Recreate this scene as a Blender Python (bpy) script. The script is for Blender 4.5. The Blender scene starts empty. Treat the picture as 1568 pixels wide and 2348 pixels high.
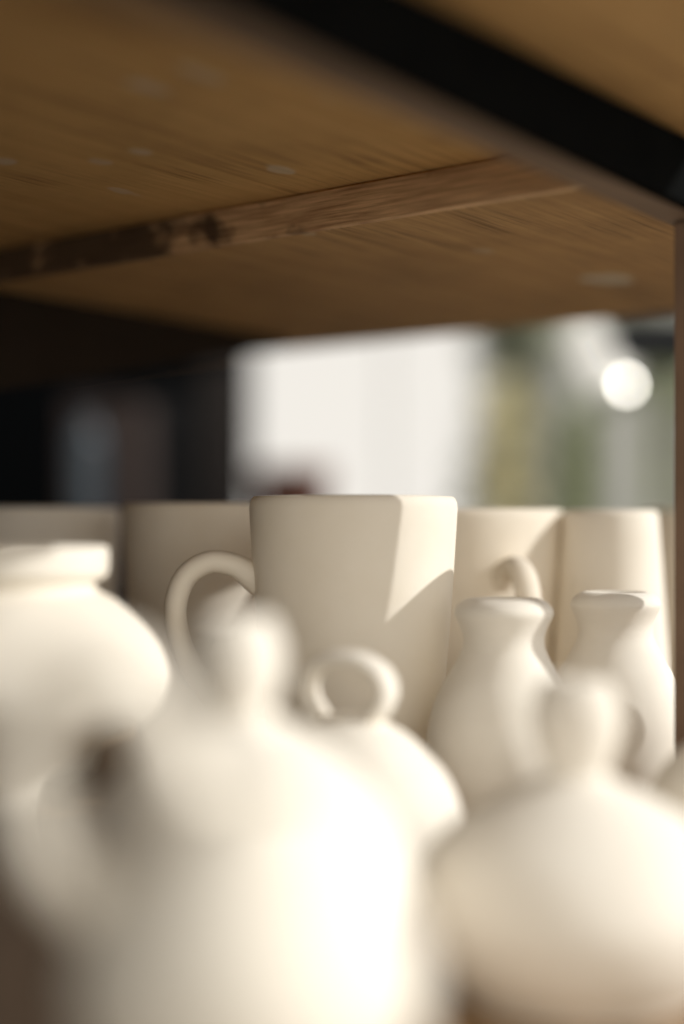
import bpy, bmesh, math, random
from mathutils import Vector, Matrix

random.seed(7)
scene = bpy.context.scene
COL = scene.collection

# ------------------------------------------------------------------ camera
# photograph measured on a 1568 px wide copy: 50 mm lens on a 24 mm wide frame, level camera,
# eye line at row 1215, eye 0.125 m above the shelf board
FPX, CX, HY, EYE = 3267.0, 784.0, 1215.0, 0.125
cam_d = bpy.data.cameras.new('camera')
cam = bpy.data.objects.new('camera', cam_d)
COL.objects.link(cam)
cam.location = (0, 0, EYE)
cam.rotation_euler = (math.radians(90), 0, 0)
cam_d.sensor_fit = 'HORIZONTAL'
cam_d.sensor_width = 24.0
cam_d.lens = 50.0
cam_d.shift_y = (HY - 1173.5) / 1568.0
cam_d.clip_start = 0.02
cam_d.clip_end = 60
cam_d.dof.use_dof = True
cam_d.dof.focus_distance = 0.56
cam_d.dof.aperture_fstop = 1.7
scene.camera = cam

# ------------------------------------------------------------------ light
world = bpy.data.worlds.new('World')
scene.world = world
world.use_nodes = True
bg = world.node_tree.nodes['Background']
bg.inputs['Color'].default_value = (1.0, 0.955, 0.88, 1)
bg.inputs['Strength'].default_value = 0.66

SUN_AZ, SUN_EL = math.radians(86), math.radians(27)   # azimuth from the viewer's side round to the right
S = Vector((math.sin(SUN_AZ) * math.cos(SUN_EL), -math.cos(SUN_AZ) * math.cos(SUN_EL), math.sin(SUN_EL)))
sun_d = bpy.data.lights.new('sun', 'SUN')
sun_d.energy = 2.4
sun_d.angle = math.radians(0.5)
sun_d.color = (1.0, 0.98, 0.94)
sun = bpy.data.objects.new('sun', sun_d)
COL.objects.link(sun)
sun.rotation_euler = S.to_track_quat('Z', 'Y').to_euler()
sun.location = S * 5

# soft front fill, an unseen lamp added behind the camera
fill_d = bpy.data.lights.new('fill_light', 'AREA')
fill_d.shape = 'RECTANGLE'
fill_d.size, fill_d.size_y = 1.3, 0.9
fill_d.energy = 5.0
fill_d.color = (1.0, 0.92, 0.79)
fill = bpy.data.objects.new('fill_light', fill_d)
COL.objects.link(fill)
fill.location = (0.30, -1.45, 0.34)
fill.rotation_euler = (fill.location - Vector((0, 0.5, 0.12))).to_track_quat('Z', 'Y').to_euler()

vs = scene.view_settings
vs.view_transform = 'Standard'
vs.look = 'None'
vs.exposure = 0.45
vs.gamma = 1.0
scene.render.engine = 'CYCLES'
scene.cycles.max_bounces = 12
scene.cycles.diffuse_bounces = 8

# ------------------------------------------------------------------ helpers
def P(px, py, d):
    return Vector(((px - CX) / FPX * d, d, EYE - (py - HY) / FPX * d))

def link(name, me, mat, parent=None, smooth=True):
    if mat is not None and not me.materials:
        me.materials.append(mat)
    o = bpy.data.objects.new(name, me)
    COL.objects.link(o)
    if parent is not None:
        o.parent = parent
    if smooth:
        for p in me.polygons:
            p.use_smooth = True
    return o

def from_bm(name, bm, mat, parent=None, smooth=False):
    bmesh.ops.recalc_face_normals(bm, faces=bm.faces)
    me = bpy.data.meshes.new(name)
    bm.to_mesh(me)
    bm.free()
    return link(name, me, mat, parent, smooth)

def thing(name, label, cat, loc=(0, 0, 0), rotz=0.0, group=None):
    o = bpy.data.objects.new(name, None)
    o.empty_display_size = 0.02
    COL.objects.link(o)
    o.location = loc
    o.rotation_euler = (0, 0, rotz)
    o['label'] = label
    o['category'] = cat
    if group:
        o['group'] = group
    return o

def tag(o, label, cat, group=None):
    o['label'] = label
    o['category'] = cat
    if group:
        o['group'] = group
    return o

def catmull(pts, n=8):
    out = []
    P_ = [pts[0]] + list(pts) + [pts[-1]]
    for i in range(1, len(P_) - 2):
        p0, p1, p2, p3 = [Vector(p) for p in P_[i - 1:i + 3]]
        for k in range(n):
            t = k / n
            out.append(0.5 * ((2 * p1) + (-p0 + p2) * t + (2 * p0 - 5 * p1 + 4 * p2 - p3) * t * t
                              + (-p0 + 3 * p1 - 3 * p2 + p3) * t ** 3))
    out.append(Vector(pts[-1]))
    return out

def lathe_mesh(name, prof, seg=96, wob=0.0, seed=0):
    """prof: list of (r, z); first and last rows are closed with a fan when r is ~0"""
    rnd = random.Random(seed)
    ph = [rnd.uniform(0, 6.28) for _ in range(4)]
    verts, faces, rows = [], [], []
    for r, z in prof:
        if r < 1e-5:
            rows.append([len(verts)])
            verts.append((0, 0, z))
        else:
            row = []
            for k in range(seg):
                a = 2 * math.pi * k / seg
                rr = r * (1 + wob * (math.sin(2 * a + ph[0] + z * 9) + 0.6 * math.sin(3 * a + ph[1] - z * 14)))
                row.append(len(verts))
                verts.append((rr * math.cos(a), rr * math.sin(a), z + wob * 0.15 * r * math.sin(a + ph[2])))
            rows.append(row)
    for a, b in zip(rows[:-1], rows[1:]):
        if len(a) == 1 and len(b) == 1:
            continue
        for k in range(seg):
            k2 = (k + 1) % seg
            if len(a) == 1:
                faces.append((a[0], b[k2], b[k]))
            elif len(b) == 1:
                faces.append((a[k], a[k2], b[0]))
            else:
                faces.append((a[k], a[k2], b[k2], b[k]))
    me = bpy.data.meshes.new(name)
    me.from_pydata(verts, [], faces)
    me.validate()
    bm = bmesh.new()
    bm.from_mesh(me)
    bmesh.ops.recalc_face_normals(bm, faces=bm.faces)
    bm.to_mesh(me)
    bm.free()
    return me

def sweep_mesh(name, path, ra, rb, seg=20, side=Vector((0, 1, 0))):
    """tube with an elliptical section: ra in the plane of the path, rb along `side`; ra, rb are lists"""
    verts, faces = [], []
    n = len(path)
    for i, p in enumerate(path):
        t = (path[min(i + 1, n - 1)] - path[max(i - 1, 0)]).normalized()
        s = (side - t * side.dot(t)).normalized()
        u = s.cross(t).normalized()
        for k in range(seg):
            a = 2 * math.pi * k / seg
            verts.append(p + u * (ra[i] * math.cos(a)) + s * (rb[i] * math.sin(a)))
    for i in range(n - 1):
        for k in range(seg):
            k2 = (k + 1) % seg
            faces.append((i * seg + k, i * seg + k2, (i + 1) * seg + k2, (i + 1) * seg + k))
    faces.append(tuple(range(seg))[::-1])
    faces.append(tuple((n - 1) * seg + k for k in range(seg)))
    me = bpy.data.meshes.new(name)
    me.from_pydata([tuple(v) for v in verts], [], faces)
    bm = bmesh.new()
    bm.from_mesh(me)
    bmesh.ops.recalc_face_normals(bm, faces=bm.faces)
    bm.to_mesh(me)
    bm.free()
    return me

def box_bm(lo, hi, bevel=0.0, seg=2):
    bm = bmesh.new()
    bmesh.ops.create_cube(bm, size=1)
    for v in bm.verts:
        v.co = Vector(((lo[i] + hi[i]) / 2 + v.co[i] * (hi[i] - lo[i]) for i in range(3)))
    if bevel > 0:
        bmesh.ops.bevel(bm, geom=bm.edges[:], offset=bevel, segments=seg, affect='EDGES', profile=0.5)
    return bm

# ------------------------------------------------------------------ materials
def new_mat(name):
    m = bpy.data.materials.new(name)
    m.use_nodes = True
    nt = m.node_tree
    return m, nt, nt.nodes['Principled BSDF']

def N(nt, typ, **kw):
    n = nt.nodes.new(typ)
    for k, v in kw.items():
        setattr(n, k, v)
    return n

def ceramic(name, col, dark, seed=0.0):
    m, nt, b = new_mat(name)
    tc = N(nt, 'ShaderNodeTexCoord')
    mp = N(nt, 'ShaderNodeMapping')
    mp.inputs['Location'].default_value = (seed, seed * 1.7, seed * 0.3)
    nt.links.new(tc.outputs['Object'], mp.inputs['Vector'])
    n1 = N(nt, 'ShaderNodeTexNoise')
    n1.inputs['Scale'].default_value = 38
    n1.inputs['Detail'].default_value = 5
    nt.links.new(mp.outputs[0], n1.inputs['Vector'])
    mix = N(nt, 'ShaderNodeMix', data_type='RGBA')
    mix.inputs['A'].default_value = (*dark, 1)
    mix.inputs['B'].default_value = (*col, 1)
    ramp = N(nt, 'ShaderNodeMapRange')
    ramp.inputs['From Min'].default_value = 0.32
    ramp.inputs['From Max'].default_value = 0.60
    nt.links.new(n1.outputs['Fac'], ramp.inputs['Value'])
    nt.links.new(ramp.outputs[0], mix.inputs['Factor'])
    nt.links.new(mix.outputs['Result'], b.inputs['Base Color'])
    b.inputs['Roughness'].default_value = 0.78
    b.inputs['Specular IOR Level'].default_value = 0.25
    n2 = N(nt, 'ShaderNodeTexNoise')
    n2.inputs['Scale'].default_value = 1500
    n2.inputs['Detail'].default_value = 3
    nt.links.new(mp.outputs[0], n2.inputs['Vector'])
    n3 = N(nt, 'ShaderNodeTexVoronoi')
    n3.inputs['Scale'].default_value = 160
    nt.links.new(mp.outputs[0], n3.inputs['Vector'])
    pit = N(nt, 'ShaderNodeMapRange')
    pit.inputs['From Min'].default_value = 0.03
    pit.inputs['From Max'].default_value = 0.10
    nt.links.new(n3.outputs['Distance'], pit.inputs['Value'])
    add = N(nt, 'ShaderNodeMath', operation='MULTIPLY_ADD')
    add.inputs[1].default_value = 0.5
    nt.links.new(n2.outputs['Fac'], add.inputs[0])
    nt.links.new(pit.outputs[0], add.inputs[2])
    bp = N(nt, 'ShaderNodeBump')
    bp.inputs['Strength'].default_value = 0.35
    bp.inputs['Distance'].default_value = 0.00012
    nt.links.new(add.outputs[0], bp.inputs['Height'])
    nt.links.new(bp.outputs[0], b.inputs['Normal'])
    return m

CER = ceramic('bisque_cream', (0.865, 0.81, 0.71), (0.835, 0.775, 0.665), 0.0)
CER2 = ceramic('bisque_ivory', (0.875, 0.825, 0.73), (0.85, 0.795, 0.695), 3.1)

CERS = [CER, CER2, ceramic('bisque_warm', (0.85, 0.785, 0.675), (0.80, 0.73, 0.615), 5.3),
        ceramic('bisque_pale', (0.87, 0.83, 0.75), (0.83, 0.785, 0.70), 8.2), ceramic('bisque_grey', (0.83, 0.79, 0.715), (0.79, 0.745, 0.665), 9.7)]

def plywood(name, c1, c2, c3, stains=(), grain=(1.6, 55, 30), dark_stains=()):
    """grain runs along object X; stains: (x, y, rx, ry, strength) pale paint smears, dark_stains the same"""
    m, nt, b = new_mat(name)
    tc = N(nt, 'ShaderNodeTexCoord')
    mp = N(nt, 'ShaderNodeMapping')
    mp.inputs['Scale'].default_value = grain
    nt.links.new(tc.outputs['Object'], mp.inputs['Vector'])
    n1 = N(nt, 'ShaderNodeTexNoise')
    n1.inputs['Scale'].default_value = 5
    n1.inputs['Detail'].default_value = 8
    n1.inputs['Roughness'].default_value = 0.65
    n1.inputs['Distortion'].default_value = 0.6
    nt.links.new(mp.outputs[0], n1.inputs['Vector'])
    r1 = N(nt, 'ShaderNodeValToRGB')
    r1.color_ramp.elements[0].position = 0.30
    r1.color_ramp.elements[0].color = (*c1, 1)
    r1.color_ramp.elements[1].position = 0.68
    r1.color_ramp.elements[1].color = (*c2, 1)
    e = r1.color_ramp.elements.new(0.5)
    e.color = (*[(c1[i] + 2 * c2[i]) / 3 for i in range(3)], 1)
    nt.links.new(n1.outputs['Fac'], r1.inputs['Fac'])
    # pores: short dark streaks along the grain
    mp2 = N(nt, 'ShaderNodeMapping')
    mp2.inputs['Scale'].default_value = (14, 520, 300)
    nt.links.new(tc.outputs['Object'], mp2.inputs['Vector'])
    n2 = N(nt, 'ShaderNodeTexNoise')
    n2.inputs['Scale'].default_value = 1.0
    n2.inputs['Detail'].default_value = 2
    nt.links.new(mp2.outputs[0], n2.inputs['Vector'])
    pr = N(nt, 'ShaderNodeMapRange')
    pr.inputs['From Min'].default_value = 0.55
    pr.inputs['From Max'].default_value = 0.66
    pr.inputs['To Max'].default_value = 0.7
    nt.links.new(n2.outputs['Fac'], pr.inputs['Value'])
    n4 = N(nt, 'ShaderNodeTexNoise')
    n4.inputs['Scale'].default_value = 16
    n4.inputs['Detail'].default_value = 4
    nt.links.new(tc.outputs['Object'], n4.inputs['Vector'])
    pm = N(nt, 'ShaderNodeMapRange')
    pm.inputs['From Min'].default_value = 0.42
    pm.inputs['From Max'].default_value = 0.62
    nt.links.new(n4.outputs['Fac'], pm.inputs['Value'])
    pmul = N(nt, 'ShaderNodeMath', operation='MULTIPLY')
    nt.links.new(pr.outputs[0], pmul.inputs[0])
    nt.links.new(pm.outputs[0], pmul.inputs[1])
    mix = N(nt, 'ShaderNodeMix', data_type='RGBA')
    nt.links.new(pmul.outputs[0], mix.inputs['Factor'])
    nt.links.new(r1.outputs['Color'], mix.inputs['A'])
    mix.inputs['B'].default_value = (*c3, 1)
    cur = mix.outputs['Result']
    # blotches of age
    n5 = N(nt, 'ShaderNodeTexNoise')
    n5.inputs['Scale'].default_value = 9
    n5.inputs['Detail'].default_value = 6
    n5.inputs['Roughness'].default_value = 0.7
    nt.links.new(tc.outputs['Object'], n5.inputs['Vector'])
    br = N(nt, 'ShaderNodeMapRange')
    br.inputs['From Min'].default_value = 0.45
    br.inputs['From Max'].default_value = 0.75
    br.inputs['To Max'].default_value = 0.55
    nt.links.new(n5.outputs['Fac'], br.inputs['Value'])
    mixb = N(nt, 'ShaderNodeMix', data_type='RGBA')
    nt.links.new(br.outputs[0], mixb.inputs['Factor'])
    nt.links.new(cur, mixb.inputs['A'])
    mixb.inputs['B'].default_value = (*[c * 0.55 for c in c1], 1)
    cur = mixb.outputs['Result']
    # individual stains with a ragged outline
    nn = N(nt, 'ShaderNodeTexNoise')
    nn.inputs['Scale'].default_value = 70
    nn.inputs['Detail'].default_value = 4
    nt.links.new(tc.outputs['Object'], nn.inputs['Vector'])
    sep = N(nt, 'ShaderNodeSeparateXYZ')
    nt.links.new(tc.outputs['Object'], sep.inputs[0])
    for lst, colr in ((stains, (0.62, 0.58, 0.48)), (dark_stains, (0.018, 0.012, 0.008))):
        for sx, sy, rx, ry, st in lst:
            def scaled(out, c, r):
                a = N(nt, 'ShaderNodeMath', operation='SUBTRACT')
                nt.links.new(out, a.inputs[0])
                a.inputs[1].default_value = c
                d = N(nt, 'ShaderNodeMath', operation='DIVIDE')
                nt.links.new(a.outputs[0], d.inputs[0])
                d.inputs[1].default_value = r
                q = N(nt, 'ShaderNodeMath', operation='MULTIPLY')
                nt.links.new(d.outputs[0], q.inputs[0])
                nt.links.new(d.outputs[0], q.inputs[1])
                return q.outputs[0]
            qx = scaled(sep.outputs['X'], sx, rx)
            qy = scaled(sep.outputs['Y'], sy, ry)
            s = N(nt, 'ShaderNodeMath', operation='ADD')
            nt.links.new(qx, s.inputs[0])
            nt.links.new(qy, s.inputs[1])
            s2 = N(nt, 'ShaderNodeMath', operation='MULTIPLY_ADD')
            nt.links.new(nn.outputs['Fac'], s2.inputs[0])
            s2.inputs[1].default_value = 3.2
            nt.links.new(s.outputs[0], s2.inputs[2])
            f = N(nt, 'ShaderNodeMapRange')
            f.inputs['From Min'].default_value = 2.45
            f.inputs['From Max'].default_value = 1.9
            f.inputs['To Min'].default_value = 0.0
            f.inputs['To Max'].default_value = st
            nt.links.new(s2.outputs[0], f.inputs['Value'])
            mx = N(nt, 'ShaderNodeMix', data_type='RGBA')
            nt.links.new(f.outputs[0], mx.inputs['Factor'])
            nt.links.new(cur, mx.inputs['A'])
            mx.inputs['B'].default_value = (*colr, 1)
            cur = mx.outputs['Result']
    nt.links.new(cur, b.inputs['Base Color'])
    b.inputs['Roughness'].default_value = 0.72
    b.inputs['Specular IOR Level'].default_value = 0.3
    bp = N(nt, 'ShaderNodeBump')
    bp.inputs['Strength'].default_value = 0.5
    bp.inputs['Distance'].default_value = 0.0004
    inv = N(nt, 'ShaderNodeMath', operation='SUBTRACT')
    inv.inputs[0].default_value = 1.0
    nt.links.new(pmul.outputs[0], inv.inputs[1])
    nt.links.new(inv.outputs[0], bp.inputs['Height'])
    nt.links.new(bp.outputs[0], b.inputs['Normal'])
    return m

def plain(name, col, rough=0.6, metal=0.0, noise=0.25, scale=30, spec=0.2):
    m, nt, b = new_mat(name)
    tc = N(nt, 'ShaderNodeTexCoord')
    n1 = N(nt, 'ShaderNodeTexNoise')
    n1.inputs['Scale'].default_value = scale
    n1.inputs['Detail'].default_value = 5
    nt.links.new(tc.outputs['Object'], n1.inputs['Vector'])
    mix = N(nt, 'ShaderNodeMix', data_type='RGBA')
    mix.inputs['A'].default_value = (*[c * (1 - noise) for c in col], 1)
    mix.inputs['B'].default_value = (*[min(1, c * (1 + noise)) for c in col], 1)
    nt.links.new(n1.outputs['Fac'], mix.inputs['Factor'])
    nt.links.new(mix.outputs['Result'], b.inputs['Base Color'])
    b.inputs['Roughness'].default_value = rough
    b.inputs['Metallic'].default_value = metal
    b.inputs['Specular IOR Level'].default_value = spec
    return m

# ------------------------------------------------------------------ setting: floor, dark wall
floor_m = plain('floor_concrete', (0.035, 0.03, 0.026), 0.9, scale=6)
fl = from_bm('floor', box_bm((-4, -3, -0.95), (4, 7, -0.90)), floor_m)
fl['kind'] = 'structure'
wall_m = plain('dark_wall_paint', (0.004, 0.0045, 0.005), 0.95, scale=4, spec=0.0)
wl = thing('back_wall', 'near black wall of the dim room left of the bright opening', 'wall')
WALL_D = 2.55
xr = (572 - CX) / FPX * WALL_D
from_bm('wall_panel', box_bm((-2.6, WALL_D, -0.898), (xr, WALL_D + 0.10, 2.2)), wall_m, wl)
from_bm('side_light_block', box_bm((-0.50, -0.9, -0.898), (-0.44, 1.30, 2.2)), wall_m, wl)  # unseen panel added to block light from the left

# ------------------------------------------------------------------ shelving unit
# board edges run along V (left-far to right-near), the steel beam runs along U (near-left to far-right)
U = Vector((0.605, 0.796, 0)).normalized()
V = Vector((U.y, -U.x, 0))
ang = math.atan2(U.y, U.x)
HB, HA = EYE + 0.121, EYE + 0.1365          # undersides: far board (lower), near board (higher)
O = Vector((0.0795, 0.5036, 0))              # a point on the joint between near and far board
shelf = thing('shelving_unit', 'worn plywood shelving with black steel beam above the pale pottery', 'shelf', (0, 0, 0))

def uv_of(px, py, h):
    d = h * FPX / (HY - py)
    q = Vector(((px - CX) / FPX * d, d, 0)) - O
    return q.dot(U), q.dot(V)

def local_box(name, u0, u1, v0, v1, z0, z1, mat, bevel=0.0008):
    # local X along U, local Y along -V (right-handed), origin at O
    o = from_bm(name, box_bm((u0, -v1, z0), (u1, -v0, z1), bevel), mat, shelf)
    o.location = O
    o.rotation_euler = (0, 0, ang)
    return o

hA, hB = HA - EYE, HB - EYE
def st(px, py, h, rx, ry, s):
    u, v = uv_of(px, py, h)
    return (u, -v, rx, ry, s)

far_m = plywood('plywood_far_board', (0.34, 0.20, 0.082), (0.57, 0.365, 0.165), (0.04, 0.022, 0.011),
                stains=[st(1390, 640, hB, 0.019, 0.012, 0.9), st(700, 535, hB, 0.007, 0.005, 0.3),
                        st(1110, 575, hB, 0.010, 0.006, 0.3)])
near_m = plywood('plywood_near_board', (0.49, 0.30, 0.118), (0.66, 0.435, 0.19), (0.17, 0.09, 0.038),
                 stains=[st(340, 200, hA, 0.011, 0.005, 0.7), st(450, 165, hA, 0.012, 0.005, 0.5), st(325, 347, hA, 0.006, 0.005, 0.6),
                         st(235, 372, hA, 0.006, 0.004, 0.4), st(635, 387, hA, 0.010, 0.005, 0.6),
                         st(750, 235, hA, 0.008, 0.004, 0.3), st(290, 440, hA, 0.011, 0.004, 0.45),
                         st(5, 370, hA, 0.006, 0.006, 0.6)])

# beam line
bsu, bsv = uv_of(1496, 433, 0.1125)          # nearer lower edge of the beam
bnu, bnv = uv_of(1523, 498, 0.1125)
BV0, BV1 = bnv - 0.004, bsv                           # beam lies between these across V
far_u1 = uv_of(1050, 765, hB)[0]

# far board, lower, stops against the beam
local_box('far_board', 0.0045, far_u1, -0.95, BV0 - 0.0015, HB, HB + 0.018, far_m)
# ply edge facing the viewer, layers running along the board
edge_m, nt, b = new_mat('plywood_edge')
tc = N(nt, 'ShaderNodeTexCoord')
sep = N(nt, 'ShaderNodeSeparateXYZ')
nt.links.new(tc.outputs['Object'], sep.inputs[0])
nz = N(nt, 'ShaderNodeTexNoise')
mpz = N(nt, 'ShaderNodeMapping')
mpz.inputs['Scale'].default_value = (1, 30, 700)
nt.links.new(tc.outputs['Object'], mpz.inputs['Vector'])
nt.links.new(mpz.outputs[0], nz.inputs['Vector'])
nz.inputs['Scale'].default_value = 1.0
nz.inputs['Detail'].default_value = 6
nz.inputs['Roughness'].default_value = 0.6
rp = N(nt, 'ShaderNodeValToRGB')
rp.color_ramp.elements[0].position = 0.36
rp.color_ramp.elements[0].color = (0.36, 0.20, 0.10, 1)
rp.color_ramp.elements[1].position = 0.62
rp.color_ramp.elements[1].color = (0.78, 0.53, 0.30, 1)
nt.links.new(nz.outputs['Fac'], rp.inputs['Fac'])
# dark scorch at the far-left part of the edge and some drips
ns = N(nt, 'ShaderNodeTexNoise')
mps = N(nt, 'ShaderNodeMapping')
mps.inputs['Scale'].default_value = (1, 45, 60)
nt.links.new(tc.outputs['Object'], mps.inputs['Vector'])
nt.links.new(mps.outputs[0], ns.inputs['Vector'])
ns.inputs['Scale'].default_value = 1.0
ns.inputs['Detail'].default_value = 5
ml = N(nt, 'ShaderNodeMapRange')          # object Y runs to the left-far end
ml.inputs['From Min'].default_value = 0.10
ml.inputs['From Max'].default_value = 0.235
ml.inputs['To Min'].default_value = 0.0
ml.inputs['To Max'].default_value = 0.42
nt.links.new(sep.outputs['Y'], ml.inputs['Value'])
ad = N(nt, 'ShaderNodeMath', operation='ADD')
nt.links.new(ml.outputs[0], ad.inputs[0])
nt.links.new(ns.outputs['Fac'], ad.inputs[1])
mr = N(nt, 'ShaderNodeMapRange')
mr.inputs['From Min'].default_value = 0.66
mr.inputs['From Max'].default_value = 0.84
mr.inputs['To Max'].default_value = 0.88
nt.links.new(ad.outputs[0], mr.inputs['Value'])
mx = N(nt, 'ShaderNodeMix', data_type='RGBA')
nt.links.new(mr.outputs[0], mx.inputs['Factor'])
nt.links.new(rp.outputs['Color'], mx.inputs['A'])
mx.inputs['B'].default_value = (0.03, 0.017, 0.010, 1)
fr = N(nt, 'ShaderNodeMapRange')           # paler towards the beam, bounce glow painted into the colour
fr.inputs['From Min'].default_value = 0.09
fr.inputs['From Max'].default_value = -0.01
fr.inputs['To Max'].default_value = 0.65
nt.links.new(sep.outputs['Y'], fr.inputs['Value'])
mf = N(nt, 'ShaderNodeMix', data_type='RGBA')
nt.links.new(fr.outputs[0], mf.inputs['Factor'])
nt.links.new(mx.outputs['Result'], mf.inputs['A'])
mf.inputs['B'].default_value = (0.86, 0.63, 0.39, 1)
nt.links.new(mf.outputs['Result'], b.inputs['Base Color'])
b.inputs['Roughness'].default_value = 0.7
bpz = N(nt, 'ShaderNodeBump')
bpz.inputs['Strength'].default_value = 0.5
bpz.inputs['Distance'].default_value = 0.0005
nt.links.new(nz.outputs['Fac'], bpz.inputs['Height'])
nt.links.new(bpz.outputs[0], b.inputs['Normal'])
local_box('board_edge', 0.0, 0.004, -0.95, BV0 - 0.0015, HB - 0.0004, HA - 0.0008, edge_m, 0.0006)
# near board, higher, passes over the beam and over the joint
local_box('near_board', -0.47, 0.0035, -0.95, BV1 + 0.10, HA, HA + 0.018, near_m)
# steel beam
steel_m = plain('black_steel', (0.007, 0.0075, 0.0075), 0.85, 0.0, 0.4, 60, 0.0)
under_m = steel_m
flange_m = plain('bounce_brown_steel', (0.20, 0.145, 0.105), 0.7, 0.0, 0.25, 40)  # lighter brown stands in for light bounced onto the beam's underside
local_box('steel_beam', -0.50, 0.42, BV1 - 0.005, BV1, EYE + 0.1125, HA - 0.0006, steel_m, 0.001)
local_box('beam_flange', -0.50, 0.42, BV0, BV1 - 0.0052, EYE + 0.1125, EYE + 0.1185, flange_m, 0.0006)
bmb = bmesh.new()                              # added dark tapering plate, stands in for shade under the far board
vb = []
for yv in (0.330, 0.336):
    for uu, zz in ((0.006, HB - 0.0006), (0.245, HB - 0.0006), (0.245, EYE + 0.116), (0.006, EYE + 0.068)):
        vb.append(bmb.verts.new((uu, yv, zz)))
for f in ((0, 1, 2, 3), (7, 6, 5, 4), (0, 4, 5, 1), (1, 5, 6, 2), (2, 6, 7, 3), (3, 7, 4, 0)):
    bmb.faces.new([vb[k] for k in f])
bk_ = from_bm('shade_plate', bmb, plain('shade_plate_brown', (0.026, 0.019, 0.014), 0.9, spec=0.0), shelf)
bk_.location = O
bk_.rotation_euler = (0, 0, ang)
local_box('end_board', 0.0045, 0.024, BV1 - 0.004, BV1 + 0.06, HA, HA + 0.018, near_m)
# post
post_m = plain('dark_wood_post', (0.19, 0.125, 0.085), 0.75, 0.0, 0.25, 50)
local_box('post', 0.037, 0.0515, BV0 + 0.004, BV0 + 0.013, 0.0004, EYE + 0.1122, post_m, 0.0008)
for lu in (-0.47, 0.39):
    for lv in (0.12, -0.50):
        local_box('leg', lu, lu + 0.015, lv, lv + 0.015, -0.897, -0.0415, steel_m)
# lower boards (what the pottery stands on)
low_m = plywood('plywood_lower_board', (0.17, 0.095, 0.042), (0.36, 0.235, 0.12), (0.05, 0.03, 0.015),
                stains=[(-0.3, -0.1, 0.02, 0.015, 0.6)])
for u0, u1 in ((-0.335, -0.127), (-0.125, 0.055), (0.057, 0.27)):
    local_box('lower_board', u0, u1, -0.62, 0.30, -0.018, 0.0, low_m)
local_box('lower_beam', -0.50, 0.42, 0.12, 0.135, -0.041, -0.0185, steel_m, 0.001)
local_box('lower_beam', -0.50, 0.42, -0.50, -0.485, -0.041, -0.0185, steel_m, 0.001)

# ------------------------------------------------------------------ mugs
def mug_profile(h, rt, rb, t=0.0046, lip=0.0046):
    out = []
    out += [(0, 0.002), (rb * 0.75, 0.002), (rb * 0.82, 0.0), (rb - 0.004, 0.0), (rb - 0.001, 0.0015), (rb, 0.005)]
    for i in range(1, 21):
        f = i / 20
        z = 0.005 + (h - lip - 0.005) * f
        bulge = 0.0010 * math.sin(math.pi * f)
        out.append((rb + (rt - rb) * f ** 0.93 + bulge, z))
    r_end = rt
    for k in range(1, 7):                       # softly rounded lip
        a = math.pi * k / 7
        out.append((r_end - t / 2 + (t / 2) * math.cos(a), h - lip + lip * math.sin(a)))
    ri = rt - t
    for i in range(0, 13):
        f = 1 - i / 12
        out.append((max(0.0, rb - t + (ri - rb + t) * f ** 0.93), 0.010 + (h - lip - 0.010) * f))
    out.append((rb * 0.6, 0.006))
    out.append((0, 0.0055))
    return out

HANDLE = [(-0.0365, 0.1055), (-0.0405, 0.1062), (-0.0485, 0.1105), (-0.0585, 0.1115), (-0.0675, 0.1055), (-0.0715, 0.0935),
          (-0.0695, 0.0800), (-0.0630, 0.0660), (-0.0530, 0.0535), (-0.0420, 0.0440), (-0.0340, 0.0400)]

def make_mug(name, label, px, d, h, rt, rb, rot, seed, group=None, mat=CER, handle_scale=1.0):
    x = (px - CX) / FPX * d
    t = thing(name, label, 'mug', (x, d, 0), rot, group)
    link('body', lathe_mesh('mug_body', mug_profile(h, rt, rb), 112, 0.0036, seed), mat, t)
    pts = catmull([(p[0] * handle_scale - (rt - 0.0418), 0.0, p[1] + (h - 0.138)) for p in HANDLE], 7)
    n = len(pts)
    ra, rbb = [], []
    for i in range(n):
        f = i / (n - 1)
        flare = math.exp(-(f / 0.10) ** 2) + 0.7 * math.exp(-((1 - f) / 0.10) ** 2)
        ra.append(0.0046 + 0.0050 * flare)
        rbb.append(0.0058 + 0.0030 * flare)
    link('handle', sweep_mesh('mug_handle', pts, ra, rbb, 24), mat, t)
    return t

MG = 'mugs at the back of the shelf'
make_mug('mug', 'tall cream mug with round handle and a sunlit patch down one side', 810, 0.575, 0.1385, 0.0418, 0.0305,
         math.radians(3), 1, MG)
make_mug('mug', 'shaded cream mug standing just behind the handle of the tall mug', 482, 0.685, 0.1375, 0.0418, 0.0310,
         math.radians(150), 2, MG, CERS[2])
make_mug('mug', 'dim brown-shaded mug behind the wide-rimmed jar', 86, 0.735, 0.1365, 0.0418, 0.0310,
         math.radians(120), 3, MG, CERS[4])
make_mug('mug', 'shaded cream mug whose handle points forward above the small vase', 1070, 0.690, 0.1350, 0.0466, 0.0360,
         math.radians(107), 4, MG, CERS[2], 0.94)
make_mug('mug', 'unseen cream mug added behind the tall mug to shade the shelf', 763, 0.775, 0.1365, 0.0418, 0.0320, math.radians(70), 6, MG)  # hidden mug, added to keep sun off the shelf behind
make_mug('mug', 'cream mug half hidden behind the post beside the slim bottle vase', 1655, 0.80, 0.1365, 0.0418, 0.0320,
         math.radians(200), 5, MG)

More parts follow.
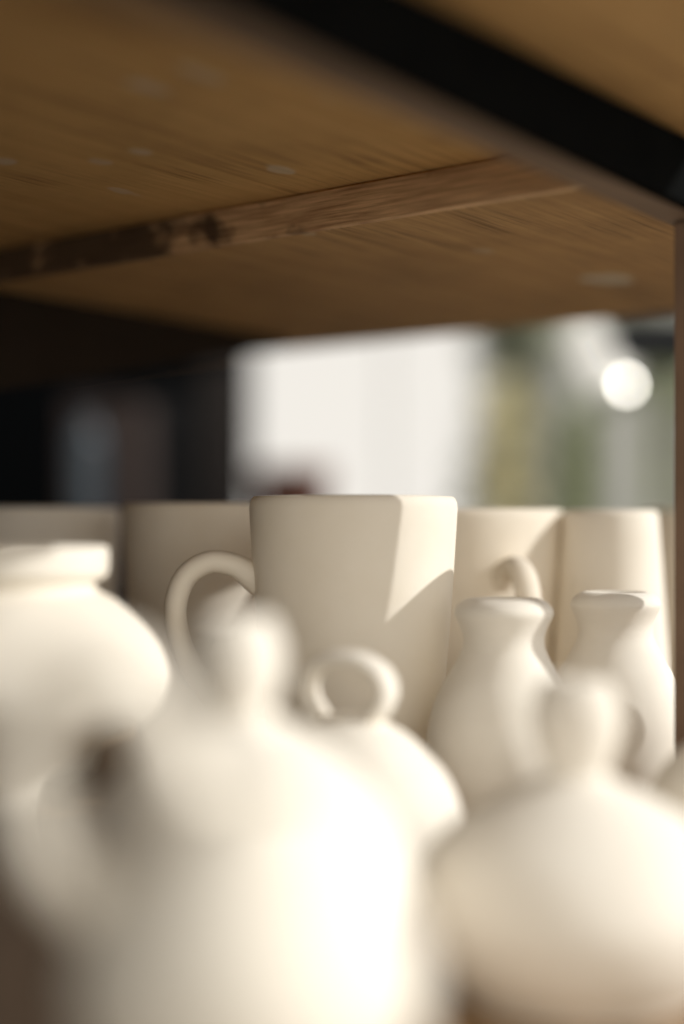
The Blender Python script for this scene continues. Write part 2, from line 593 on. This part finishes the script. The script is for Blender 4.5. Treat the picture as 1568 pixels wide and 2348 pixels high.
# ------------------------------------------------------------------ vases with a flared lip
def vase_px_profile(sc):
    # silhouette of the vase in front of the tall mug, half widths and rows at 1568 px
    rows = [(62, 1377), (76, 1371), (92, 1376), (106, 1387), (113, 1401), (111, 1413), (102, 1432), (94.5, 1452), (92.5, 1470),
            (96, 1490), (108, 1515), (124, 1543), (141, 1572), (155, 1602), (166, 1634), (174, 1668), (177.5, 1703),
            (176, 1740), (169, 1785), (157, 1828), (141, 1870), (122, 1912), (103, 1950), (92, 1974)]
    return [(r * sc, EYE - (y - HY) * sc) for r, y in rows]

def make_vase(name, label, px, d, rot, seed, group, mat):
    sc = 0.53 / FPX
    x = (px - CX) / FPX * d
    outer = catmull([(r, z, 0) for r, z in vase_px_profile(sc)], 4)
    prof = [(p.x, p.y) for p in outer]
    zt = prof[0][1]
    inner = [(0, 0.008), (0.016, 0.0085), (0.0235, 0.03), (0.0245, 0.045), (0.018, 0.066), (0.0108, 0.083), (0.0090, zt - 0.005)]
    bottom = [(0.0142, 0.0004), (0.0135, 0.0), (0.010, 0.0), (0.009, 0.0015), (0, 0.0015)]
    me = lathe_mesh('vase_body', inner + prof + bottom, 112, 0.0040, seed)
    t = tag(link(name, me, mat), label, 'vase', group)
    t.location = (x, d, 0)
    t.rotation_euler = (0, 0, rot)
    return t

VG = 'small flared-lip vases'
make_vase('flared_vase', 'small cream vase with sunlit flared lip in front of the tall mug', 1154, 0.53, 0.4, 11, VG, CERS[3])
make_vase('flared_vase', 'small cream vase with shaded lip in front of the slim bottle vase', 1411, 0.585, 2.0, 12, VG, CERS[3])

# ------------------------------------------------------------------ slim bottle vase
def make_bottle(label, loc, h, rt, rb, seed):
    prof = [(0, 0.003), (rb * 0.8, 0.003), (rb * 0.85, 0), (rb - 0.002, 0), (rb, 0.002)]
    for i in range(1, 16):
        f = i / 15
        prof.append((rb + (rt - rb) * f ** 1.1, 0.002 + (h - 0.005) * f))
    prof += [(rt - 0.0004, h - 0.0016), (rt - 0.0014, h - 0.0005), (rt - 0.003, h), (rt - 0.0042, h - 0.001), (rt - 0.0046, h - 0.003)]
    for i in range(0, 9):
        f = 1 - i / 8
        prof.append((rb - 0.0048 + (rt - rb) * f, 0.010 + (h - 0.02) * f))
    prof.append((0, 0.009))
    o = tag(link('bottle_vase', lathe_mesh('bottle_body', prof, 96, 0.002, seed), CER2), label, 'vase')
    o.location = loc
    return o

make_bottle('slim tapering cream vase with one bright sunlit edge', ((1399 - CX) / FPX * 0.67, 0.67, 0), 0.1345, 0.0222, 0.0305, 21)
pc = [(0, 0.002), (0.020, 0.002), (0.0225, 0.0), (0.0245, 0.0008), (0.0235, 0.004), (0.010, 0.012), (0.0062, 0.03), (0.0058, 0.08), (0.0075, 0.115),
      (0.014, 0.133), (0.0195, 0.143), (0.0212, 0.153), (0.0215, 0.175), (0.0212, 0.1824), (0.0200, 0.1834), (0.0186, 0.182), (0.0182, 0.158),
      (0.0150, 0.142), (0, 0.136)]
o = tag(link('shadow_cup', lathe_mesh('cup_body', pc, 80, 0.002, 22), CER2), 'unseen cream cup on a tall thin stem, added for its shadow on the tall mug', 'cup')
o.location = (0.2063, 0.5444, 0)  # out of view, added and shaped for its shadow on the mug

# ------------------------------------------------------------------ bulb-necked pots
def make_bulb(name, label, px, d, prof_outer, rot, seed, group, mat=CER2, hole=0.0065, yaw=None):
    """prof_outer: (r, z) from the rim of the mouth down to the foot"""
    x = (px - CX) / FPX * d
    outer = catmull([(r, z, 0) for r, z in prof_outer], 5)
    prof = [(p.x, p.y) for p in outer]
    zt = prof[0][1]
    zb = 0.006
    inner = [(0, zb), (0.018, zb + 0.001), (0.022, zb + 0.012), (0.016, zb + 0.025), (0.0045, zb + 0.036), (hole * 0.85, zt - 0.004)]
    rb = prof[-1][0]
    bottom = [(rb - 0.0008, 0.0), (rb - 0.004, 0.0), (rb - 0.005, 0.0015), (0, 0.0015)]
    me = lathe_mesh('pot_body', inner + prof + bottom, 96, 0.003, seed)
    o = tag(link(name, me, mat), label, 'vase', group)
    o.location = (x, d, 0)
    o.rotation_euler = (0, 0, rot)
    return o

BG = 'bulb-necked pots'
# pot in front of the tall mug's handle
p2 = [(0.0058, 0.1030), (0.0072, 0.1042), (0.0098, 0.1020), (0.0118, 0.0960), (0.0119, 0.0915), (0.0108, 0.0860), (0.0092, 0.0818),
      (0.0090, 0.0800), (0.0120, 0.0782), (0.0237, 0.0706), (0.0356, 0.0588), (0.0428, 0.0470), (0.0445, 0.0380), (0.0428, 0.0260),
      (0.0380, 0.0140), (0.0310, 0.0045), (0.0280, 0.0006)]
make_bulb('bulb_vase', 'round-bodied white vase with bulb neck in front of the mug handle', 540, 0.352, p2, 0.3, 31, BG, CERS[3])
# nearest pot: a round creamer with a loop handle that rises above its mouth
cr = thing('creamer', 'large blurred white creamer with raised loop handle overlapping the wide-rimmed jar', 'creamer', ((575 - CX) / FPX * 0.25, 0.25, 0))
co = [(0.0085, 0.0778), (0.0098, 0.0790), (0.0112, 0.0782), (0.0122, 0.0762), (0.0150, 0.0735), (0.0205, 0.0680), (0.0258, 0.0610), (0.0295, 0.0535),
      (0.0308, 0.0460), (0.0294, 0.0385), (0.0250, 0.0320), (0.0195, 0.0260), (0.0165, 0.0180), (0.0165, 0.0060), (0.0170, 0.0006)]
co = [(p.x, p.y) for p in catmull([(r, z, 0) for r, z in co], 5)]
ci = [(0, 0.026), (0.010, 0.027), (0.0155, 0.034), (0.0225, 0.040), (0.0262, 0.049), (0.0205, 0.0615), (0.0085, 0.0740)]
link('body', lathe_mesh('creamer_body', ci + co + [(0.0155, 0.0), (0.013, 0.0), (0.0125, 0.0015), (0, 0.0015)], 96, 0.003, 32), CER2, cr)
hp_ = catmull([(x, 0.0, z) for x, z in ((-0.0105, 0.0740), (-0.0140, 0.0870), (-0.0205, 0.0985), (-0.0270, 0.1015), (-0.0340, 0.0985), (-0.0385, 0.0900),
                                        (-0.0380, 0.0775), (-0.0345, 0.0660), (-0.0260, 0.0575))], 7)
link('handle', sweep_mesh('creamer_handle', hp_, [0.0048] * len(hp_), [0.0060] * len(hp_), 20), CER2, cr)
# right pot
pr_ = [(0.0056, 0.0838), (0.0070, 0.0850), (0.0098, 0.0828), (0.0117, 0.0770), (0.0119, 0.0725), (0.0108, 0.0665), (0.0090, 0.0615),
       (0.0086, 0.0590), (0.0120, 0.0566), (0.0200, 0.0530), (0.0300, 0.0470), (0.0390, 0.0390), (0.0440, 0.0290), (0.0440, 0.0210),
       (0.0400, 0.0110), (0.0340, 0.0040), (0.0320, 0.0006)]
make_bulb('bulb_vase', 'low white bulb-neck vase, half shaded, in front of the flared vases', 1320, 0.387, pr_, 2.2, 33, BG, CERS[4])
# round lidded pot with a loop handle on top
lp = thing('lidded_pot', 'small round pot with loop handle on its lid, before the tall mug', 'pot', ((795 - CX) / FPX * 0.46, 0.46, 0), math.radians(-24))
p3 = [(0.0, 0.0655), (0.0060, 0.0653), (0.0120, 0.0634), (0.0190, 0.0596), (0.0240, 0.0556), (0.0251, 0.0545), (0.0258, 0.0536), (0.0318, 0.0472), (0.0360, 0.0390), (0.0374, 0.0310), (0.0355, 0.0210),
      (0.0300, 0.0100), (0.0245, 0.0030), (0.0230, 0.0006)]
p3 = [(max(0, p.x), p.y) for p in catmull([(r, z, 0) for r, z in p3], 5)]
link('body', lathe_mesh('pot_body', p3 + [(0.022, 0.0), (0.019, 0.0), (0.018, 0.0015), (0, 0.0015)], 96, 0.003, 34), CERS[3], lp)
lh = catmull([(x * 0.96, 0.0, z) for x, z in ((-0.0085, 0.0590), (-0.0098, 0.0645), (-0.0130, 0.0692), (-0.0142, 0.0748), (-0.0112, 0.0806), (-0.0040, 0.0834), (0.0050, 0.0832),
                                       (0.0122, 0.0796), (0.0150, 0.0738), (0.0132, 0.0684), (0.0098, 0.0642), (0.0088, 0.0590))], 6)
link('handle', sweep_mesh('loop_handle', lh, [0.0027] * len(lh), [0.0062] * len(lh), 18), CERS[3], lp)
# pot cut off at the right
p4 = [(0.0100, 0.0700), (0.0115, 0.0712), (0.0130, 0.0695), (0.0122, 0.0660), (0.0118, 0.0640), (0.0150, 0.0615), (0.0240, 0.0565),
      (0.0320, 0.0470), (0.0355, 0.0360), (0.0345, 0.0230), (0.0300, 0.0110), (0.0250, 0.0030), (0.0235, 0.0006)]
make_bulb('round_vase', 'sunlit round vase with short neck, standing before the shelf post', 1742, 0.44, p4, 0.2, 35, None, CER2, 0.0095)

# ------------------------------------------------------------------ wide-rimmed jar at the left
sj = 0.47 / FPX
rows = [(222, 1254), (236, 1250), (245, 1258), (247, 1275), (246, 1304), (240, 1322), (222, 1331), (212, 1342), (220, 1354), (262, 1376), (318, 1422),
        (360, 1470), (384, 1520), (390, 1560), (372, 1612), (322, 1660), (250, 1700), (170, 1738), (110, 1790), (95, 1860),
        (105, 1940), (140, 2015), (160, 2060), (162, 2079)]
outer = [(p.x, p.y) for p in catmull([(r * sj, EYE - (y - HY) * sj, 0) for r, y in rows], 5)]
inner = [(0, 0.05), (0.02, 0.052), (0.040, 0.066), (0.048, 0.080), (0.040, 0.098), (0.030, 0.107), (0.0295, 0.117)]
rbj = outer[-1][0]
jar = tag(link('jar', lathe_mesh('jar_body', inner + outer + [(rbj - 0.002, 0.0), (rbj - 0.006, 0.0), (0, 0.003)], 128, 0.002, 41), CER2),
          'wide white jar with thick shaded rim and sunlit shoulder', 'jar')
jar.location = ((0 - CX) / FPX * 0.47, 0.47, 0)

# made-up dark block that gives the dark area before the jar's foot
blk_m = plywood('dark_fill_brown', (0.028, 0.017, 0.009), (0.055, 0.034, 0.019), (0.012, 0.008, 0.005))
bk = tag(from_bm('dark_fill_block', box_bm((0, 0, 0), (0.115, 0.11, 0.056), 0.0015), blk_m), 'made-up dark brown block for the dark area beside the creamer, in front of the jar', 'block')
bk.location = (-0.053, 0.313, 0.0005)
bk.rotation_euler = (0, 0, math.atan2(0.8, -0.6))

# ------------------------------------------------------------------ behind: workbench, things on it, garden
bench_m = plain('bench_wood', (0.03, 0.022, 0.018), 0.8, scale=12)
BZ = 0.045
bench = thing('workbench', 'dark wooden workbench along the black wall', 'workbench', (-0.4, 2.2, -0.90))
def bpart(name, lo, hi, mat, parent, bev=0.003):
    o = from_bm(name, box_bm([lo[i] - parent.location[i] for i in range(3)], [hi[i] - parent.location[i] for i in range(3)], bev), mat, parent)
    return o
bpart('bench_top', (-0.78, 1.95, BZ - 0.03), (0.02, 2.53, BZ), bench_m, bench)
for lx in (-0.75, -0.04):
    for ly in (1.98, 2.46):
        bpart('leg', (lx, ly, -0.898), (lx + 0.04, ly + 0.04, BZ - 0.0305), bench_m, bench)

def px_box(name, label, cat, x0, x1, ytop, d, depth, mat, group=None, base=BZ):
    a = P(x0, ytop, d)
    c = P(x1, ytop, d)
    o = from_bm(name, box_bm((-(c.x - a.x) / 2, 0, 0), ((c.x - a.x) / 2, depth, a.z - base), 0.004), mat)
    o.location = ((a.x + c.x) / 2, d, base + 0.0006)
    return tag(o, label, cat, group)

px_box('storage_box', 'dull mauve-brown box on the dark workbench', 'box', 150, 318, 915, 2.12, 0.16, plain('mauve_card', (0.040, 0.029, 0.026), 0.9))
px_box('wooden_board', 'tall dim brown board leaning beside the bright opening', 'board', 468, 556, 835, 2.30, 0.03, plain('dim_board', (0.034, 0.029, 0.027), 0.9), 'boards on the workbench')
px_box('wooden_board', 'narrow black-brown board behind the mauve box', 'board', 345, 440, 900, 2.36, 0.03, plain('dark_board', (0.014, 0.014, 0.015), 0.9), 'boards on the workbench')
# blue-grey glass bottle
gl, nt, b = new_mat('blue_grey_glaze')
b.inputs['Base Color'].default_value = (0.03, 0.045, 0.06, 1)
b.inputs['Roughness'].default_value = 0.2
pz = P(200, 1010, 2.03)
hb = pz.z - BZ
bt = [(0.0, 0.001), (0.016, 0.0), (0.019, 0.004), (0.020, hb * 0.5), (0.021, hb - 0.004), (0.019, hb + 0.012), (0.010, hb + 0.022), (0.009, hb + 0.034),
      (0.011, hb + 0.037), (0.007, hb + 0.037), (0.006, hb + 0.02), (0.0, hb + 0.015)]
o = tag(link('glazed_bottle', lathe_mesh('glazed_bottle', bt, 32), gl), 'small blue-grey glazed bottle in front of the mauve box', 'bottle')
o.location = (pz.x, 2.03, BZ + 0.0006)
# terracotta pot against the light
tcm = plain('terracotta', (0.16, 0.075, 0.055), 0.85, scale=20)
pt = P(672, 1070, 2.2)
hp = pt.z - BZ
tp = [(0, 0.002), (0.040, 0.0), (0.043, 0.003), (0.056, hp - 0.03), (0.0605, hp - 0.029), (0.0615, hp - 0.002), (0.059, hp), (0.056, hp - 0.002),
      (0.052, hp - 0.03), (0.030, 0.01), (0, 0.009)]
o = tag(link('terracotta_pot', lathe_mesh('terracotta_pot', tp, 48), tcm), 'red-brown terracotta pot on the workbench against the bright opening', 'pot')
o.location = (pt.x, 2.2, BZ + 0.0006)

# window: jamb at the wall edge, slim mullion, standing on the floor
win_m = plain('window_paint', (0.55, 0.54, 0.51), 0.5, scale=20)
win = thing('window_frame', 'slim pale window frame standing in the bright opening', 'window', (0, 2.6, -0.899))
for px, w in ((890, 0.007),):
    x = (px - CX) / FPX * 2.6
    bpart('mullion', (x - w / 2, 2.585, -0.02), (x + w / 2, 2.61, 1.6), win_m, win, 0.002)
bpart('sill', (xr + 0.003, 2.58, -0.06), (0.75, 2.64, -0.0205), win_m, win, 0.002)
bpart('lintel', (xr + 0.003, 2.58, 1.6005), (0.75, 2.64, 1.66), win_m, win, 0.002)
for x in (xr + 0.01, 0.70):
    bpart('jamb', (x, 2.585, -0.898), (x + 0.02, 2.62, -0.0605), win_m, win, 0.002)

# shrubs
def leaf_mat(name, col):
    m, nt, b = new_mat(name)
    gi = N(nt, 'ShaderNodeNewGeometry')
    hs = N(nt, 'ShaderNodeMix', data_type='RGBA')
    hs.inputs['A'].default_value = (*[c * 0.6 for c in col], 1)
    hs.inputs['B'].default_value = (*[c * 1.35 for c in col], 1)
    nt.links.new(gi.outputs['Random Per Island'], hs.inputs['Factor'])
    nt.links.new(hs.outputs['Result'], b.inputs['Base Color'])
    b.inputs['Roughness'].default_value = 0.5
    tr = N(nt, 'ShaderNodeBsdfTranslucent')
    nt.links.new(hs.outputs['Result'], tr.inputs['Color'])
    ms = N(nt, 'ShaderNodeMixShader')
    ms.inputs[0].default_value = 0.6
    out = nt.nodes['Material Output']
    nt.links.new(b.outputs[0], ms.inputs[1])
    nt.links.new(tr.outputs[0], ms.inputs[2])
    nt.links.new(ms.outputs[0], out.inputs['Surface'])
    return m

bark_m = plain('bark', (0.10, 0.075, 0.055), 0.9)
def shrub(label, px, d, ytop, w, mat, n, seed, leaf=0.035):
    rnd = random.Random(seed)
    c = P(px, ytop, d)
    g = -0.899
    h = c.z - g
    t = thing('garden_shrub', label, 'shrub', (c.x, d, g), 0, 'shrubs in the garden')
    bm = bmesh.new()
    for k in range(n):
        f = rnd.random() ** 0.7
        z = h * (0.30 + 0.70 * f)
        env = w * (0.92 + 0.18 * math.sin(9 * f + seed)) * math.sqrt(max(0.10, 1 - max(0, (f - 0.88) / 0.14) ** 2))
        a = rnd.uniform(0, 6.283)
        r = env * math.sqrt(rnd.random()) * (0.8 + 0.3 * math.sin(3 * a + seed))
        p = Vector((r * math.cos(a), r * math.sin(a) * 0.8, z + rnd.gauss(0, 0.02)))
        q = Matrix.Rotation(rnd.uniform(0, 6.28), 3, 'Z') @ Matrix.Rotation(rnd.uniform(-1.1, 1.1), 3, 'X') @ Matrix.Rotation(rnd.uniform(-0.8, 0.8), 3, 'Y')
        l = leaf * rnd.uniform(0.6, 1.4)
        vs_ = [bm.verts.new(p + q @ Vector(v)) for v in ((0, 0, 0), (l * 0.3, l * 0.45, l * 0.06), (0, l, 0), (-l * 0.3, l * 0.45, l * 0.06))]
        bm.faces.new(vs_)
    me = bpy.data.meshes.new('foliage')
    bm.to_mesh(me)
    bm.free()
    link('foliage', me, mat, t, False)
    path = catmull([(0, 0, 0), (0.02, 0.01, h * 0.3), (-0.015, 0, h * 0.6), (0.01, 0, h * 0.85)], 6)
    link('stem', sweep_mesh('stem', path, [0.022 * (1 - 0.7 * i / len(path)) for i in range(len(path))],
                            [0.022 * (1 - 0.7 * i / len(path)) for i in range(len(path))], 8, Vector((0, 1, 0))), bark_m, t)
    return t

shrub('pale yellow-green shrub at the edge of the bright opening', 1155, 3.2, 900, 0.07, leaf_mat('leaf_yellow', (0.84, 0.80, 0.60)), 1100, 3, 0.045)
shrub('grey-green shrub rising behind the yellow-green one', 1200, 3.9, 480, 0.165, leaf_mat('leaf_grey', (0.50, 0.52, 0.41)), 4200, 5, 0.055)
shrub('deep green shrub between the pale fence boards', 1345, 3.5, 930, 0.09, leaf_mat('leaf_green', (0.38, 0.43, 0.20)), 1300, 8)
shrub('leafy green shrub behind the shelf post', 1545, 3.7, 780, 0.13, leaf_mat('leaf_green_dark', (0.44, 0.48, 0.27)), 1700, 9)
shrub('tall dull green shrub behind the fence boards', 1420, 4.5, 500, 0.26, leaf_mat('leaf_dull', (0.50, 0.51, 0.44)), 3600, 13, 0.055)

# fence boards
fence = thing('garden_fence', 'pale grey upright fence boards among the shrubs', 'fence', (0.45, 2.95, -0.899))
fm = plain('weathered_boards', (0.74, 0.74, 0.71), 0.8, scale=10, noise=0.08)
fm2 = plain('weathered_boards_dark', (0.42, 0.42, 0.38), 0.8, scale=10)
for i, (x0, x1, yt, m) in enumerate(((1252, 1284, 800, fm2), (1382, 1416, 930, fm), (1424, 1472, 905, fm), (1530, 1590, 930, fm2))):
    a, c = P(x0, yt, 2.95), P(x1, yt, 2.95)
    bpart('fence_board', (a.x, 2.95, -0.898), (c.x, 2.97, a.z), m, fence, 0.003)
bpart('rail', (P(1238, 0, 2.95).x - 0.05, 2.9705, -0.3), (P(1590, 0, 2.95).x + 0.05, 3.00, -0.22), fm2, fence, 0.003)

# made-up lamp: dark arm, glowing shade and bulb stand in for blurred highlights
dk = plain('lamp_black', (0.02, 0.022, 0.024), 0.5)
LD = 1.75
lpx = (1640 - CX) / FPX * LD
lamp = thing('highlight_lamp', 'made-up white-shaded lamp on a dark arm, glowing in place of blurred highlights', 'lamp', (lpx, LD, -0.899))
top = P(1640, 745, LD).z
bpart('pole', (lpx - 0.02, LD - 0.02, -0.898), (lpx + 0.02, LD + 0.02, top + 0.06), dk, lamp, 0.004)
a = P(1398, 0, LD)
bpart('arm', (a.x, LD - 0.03, P(0, 840, LD).z), (lpx - 0.0205, LD + 0.03, P(0, 725, LD).z), dk, lamp, 0.012)
sh_m = plain('white_enamel', (0.80, 0.79, 0.75), 0.4, noise=0.05)
# shade: tilted open cone
c0, c1 = P(1318, 735, LD), P(1425, 905, LD)
axis = (c1 - c0)
L = axis.length
prof = [(0.0, 0.0), (0.012, 0.001), (0.019, 0.007), (0.024, L * 0.4), (0.030, L * 0.8), (0.032, L * 0.86), (0.030, L * 0.86), (0.022, L * 0.4), (0.016, 0.010), (0.0, 0.006)]
so = link('lamp_shade', lathe_mesh('lamp_shade', prof, 48), sh_m, lamp)
so.location = c0 - lamp.location
so.rotation_euler = axis.to_track_quat('Z', 'Y').to_euler()
sb = sh_m.node_tree.nodes['Principled BSDF']        # added glow for a pale blurred highlight
sb.inputs['Emission Color'].default_value = (1.0, 0.96, 0.88, 1)
sb.inputs['Emission Strength'].default_value = 0.35
bulb_m, nt, b = new_mat('glint_bulb')
b.inputs['Emission Color'].default_value = (1.0, 0.95, 0.86, 1)
b.inputs['Emission Strength'].default_value = 15
bm = bmesh.new()
bmesh.ops.create_uvsphere(bm, u_segments=24, v_segments=16, radius=0.0045)
for v in bm.verts:
    if v.co.z > 0:
        v.co.z *= 1.5
bo = from_bm('bulb', bm, bulb_m, lamp, True)
bo.location = P(1437, 883, LD - 0.04) - lamp.location
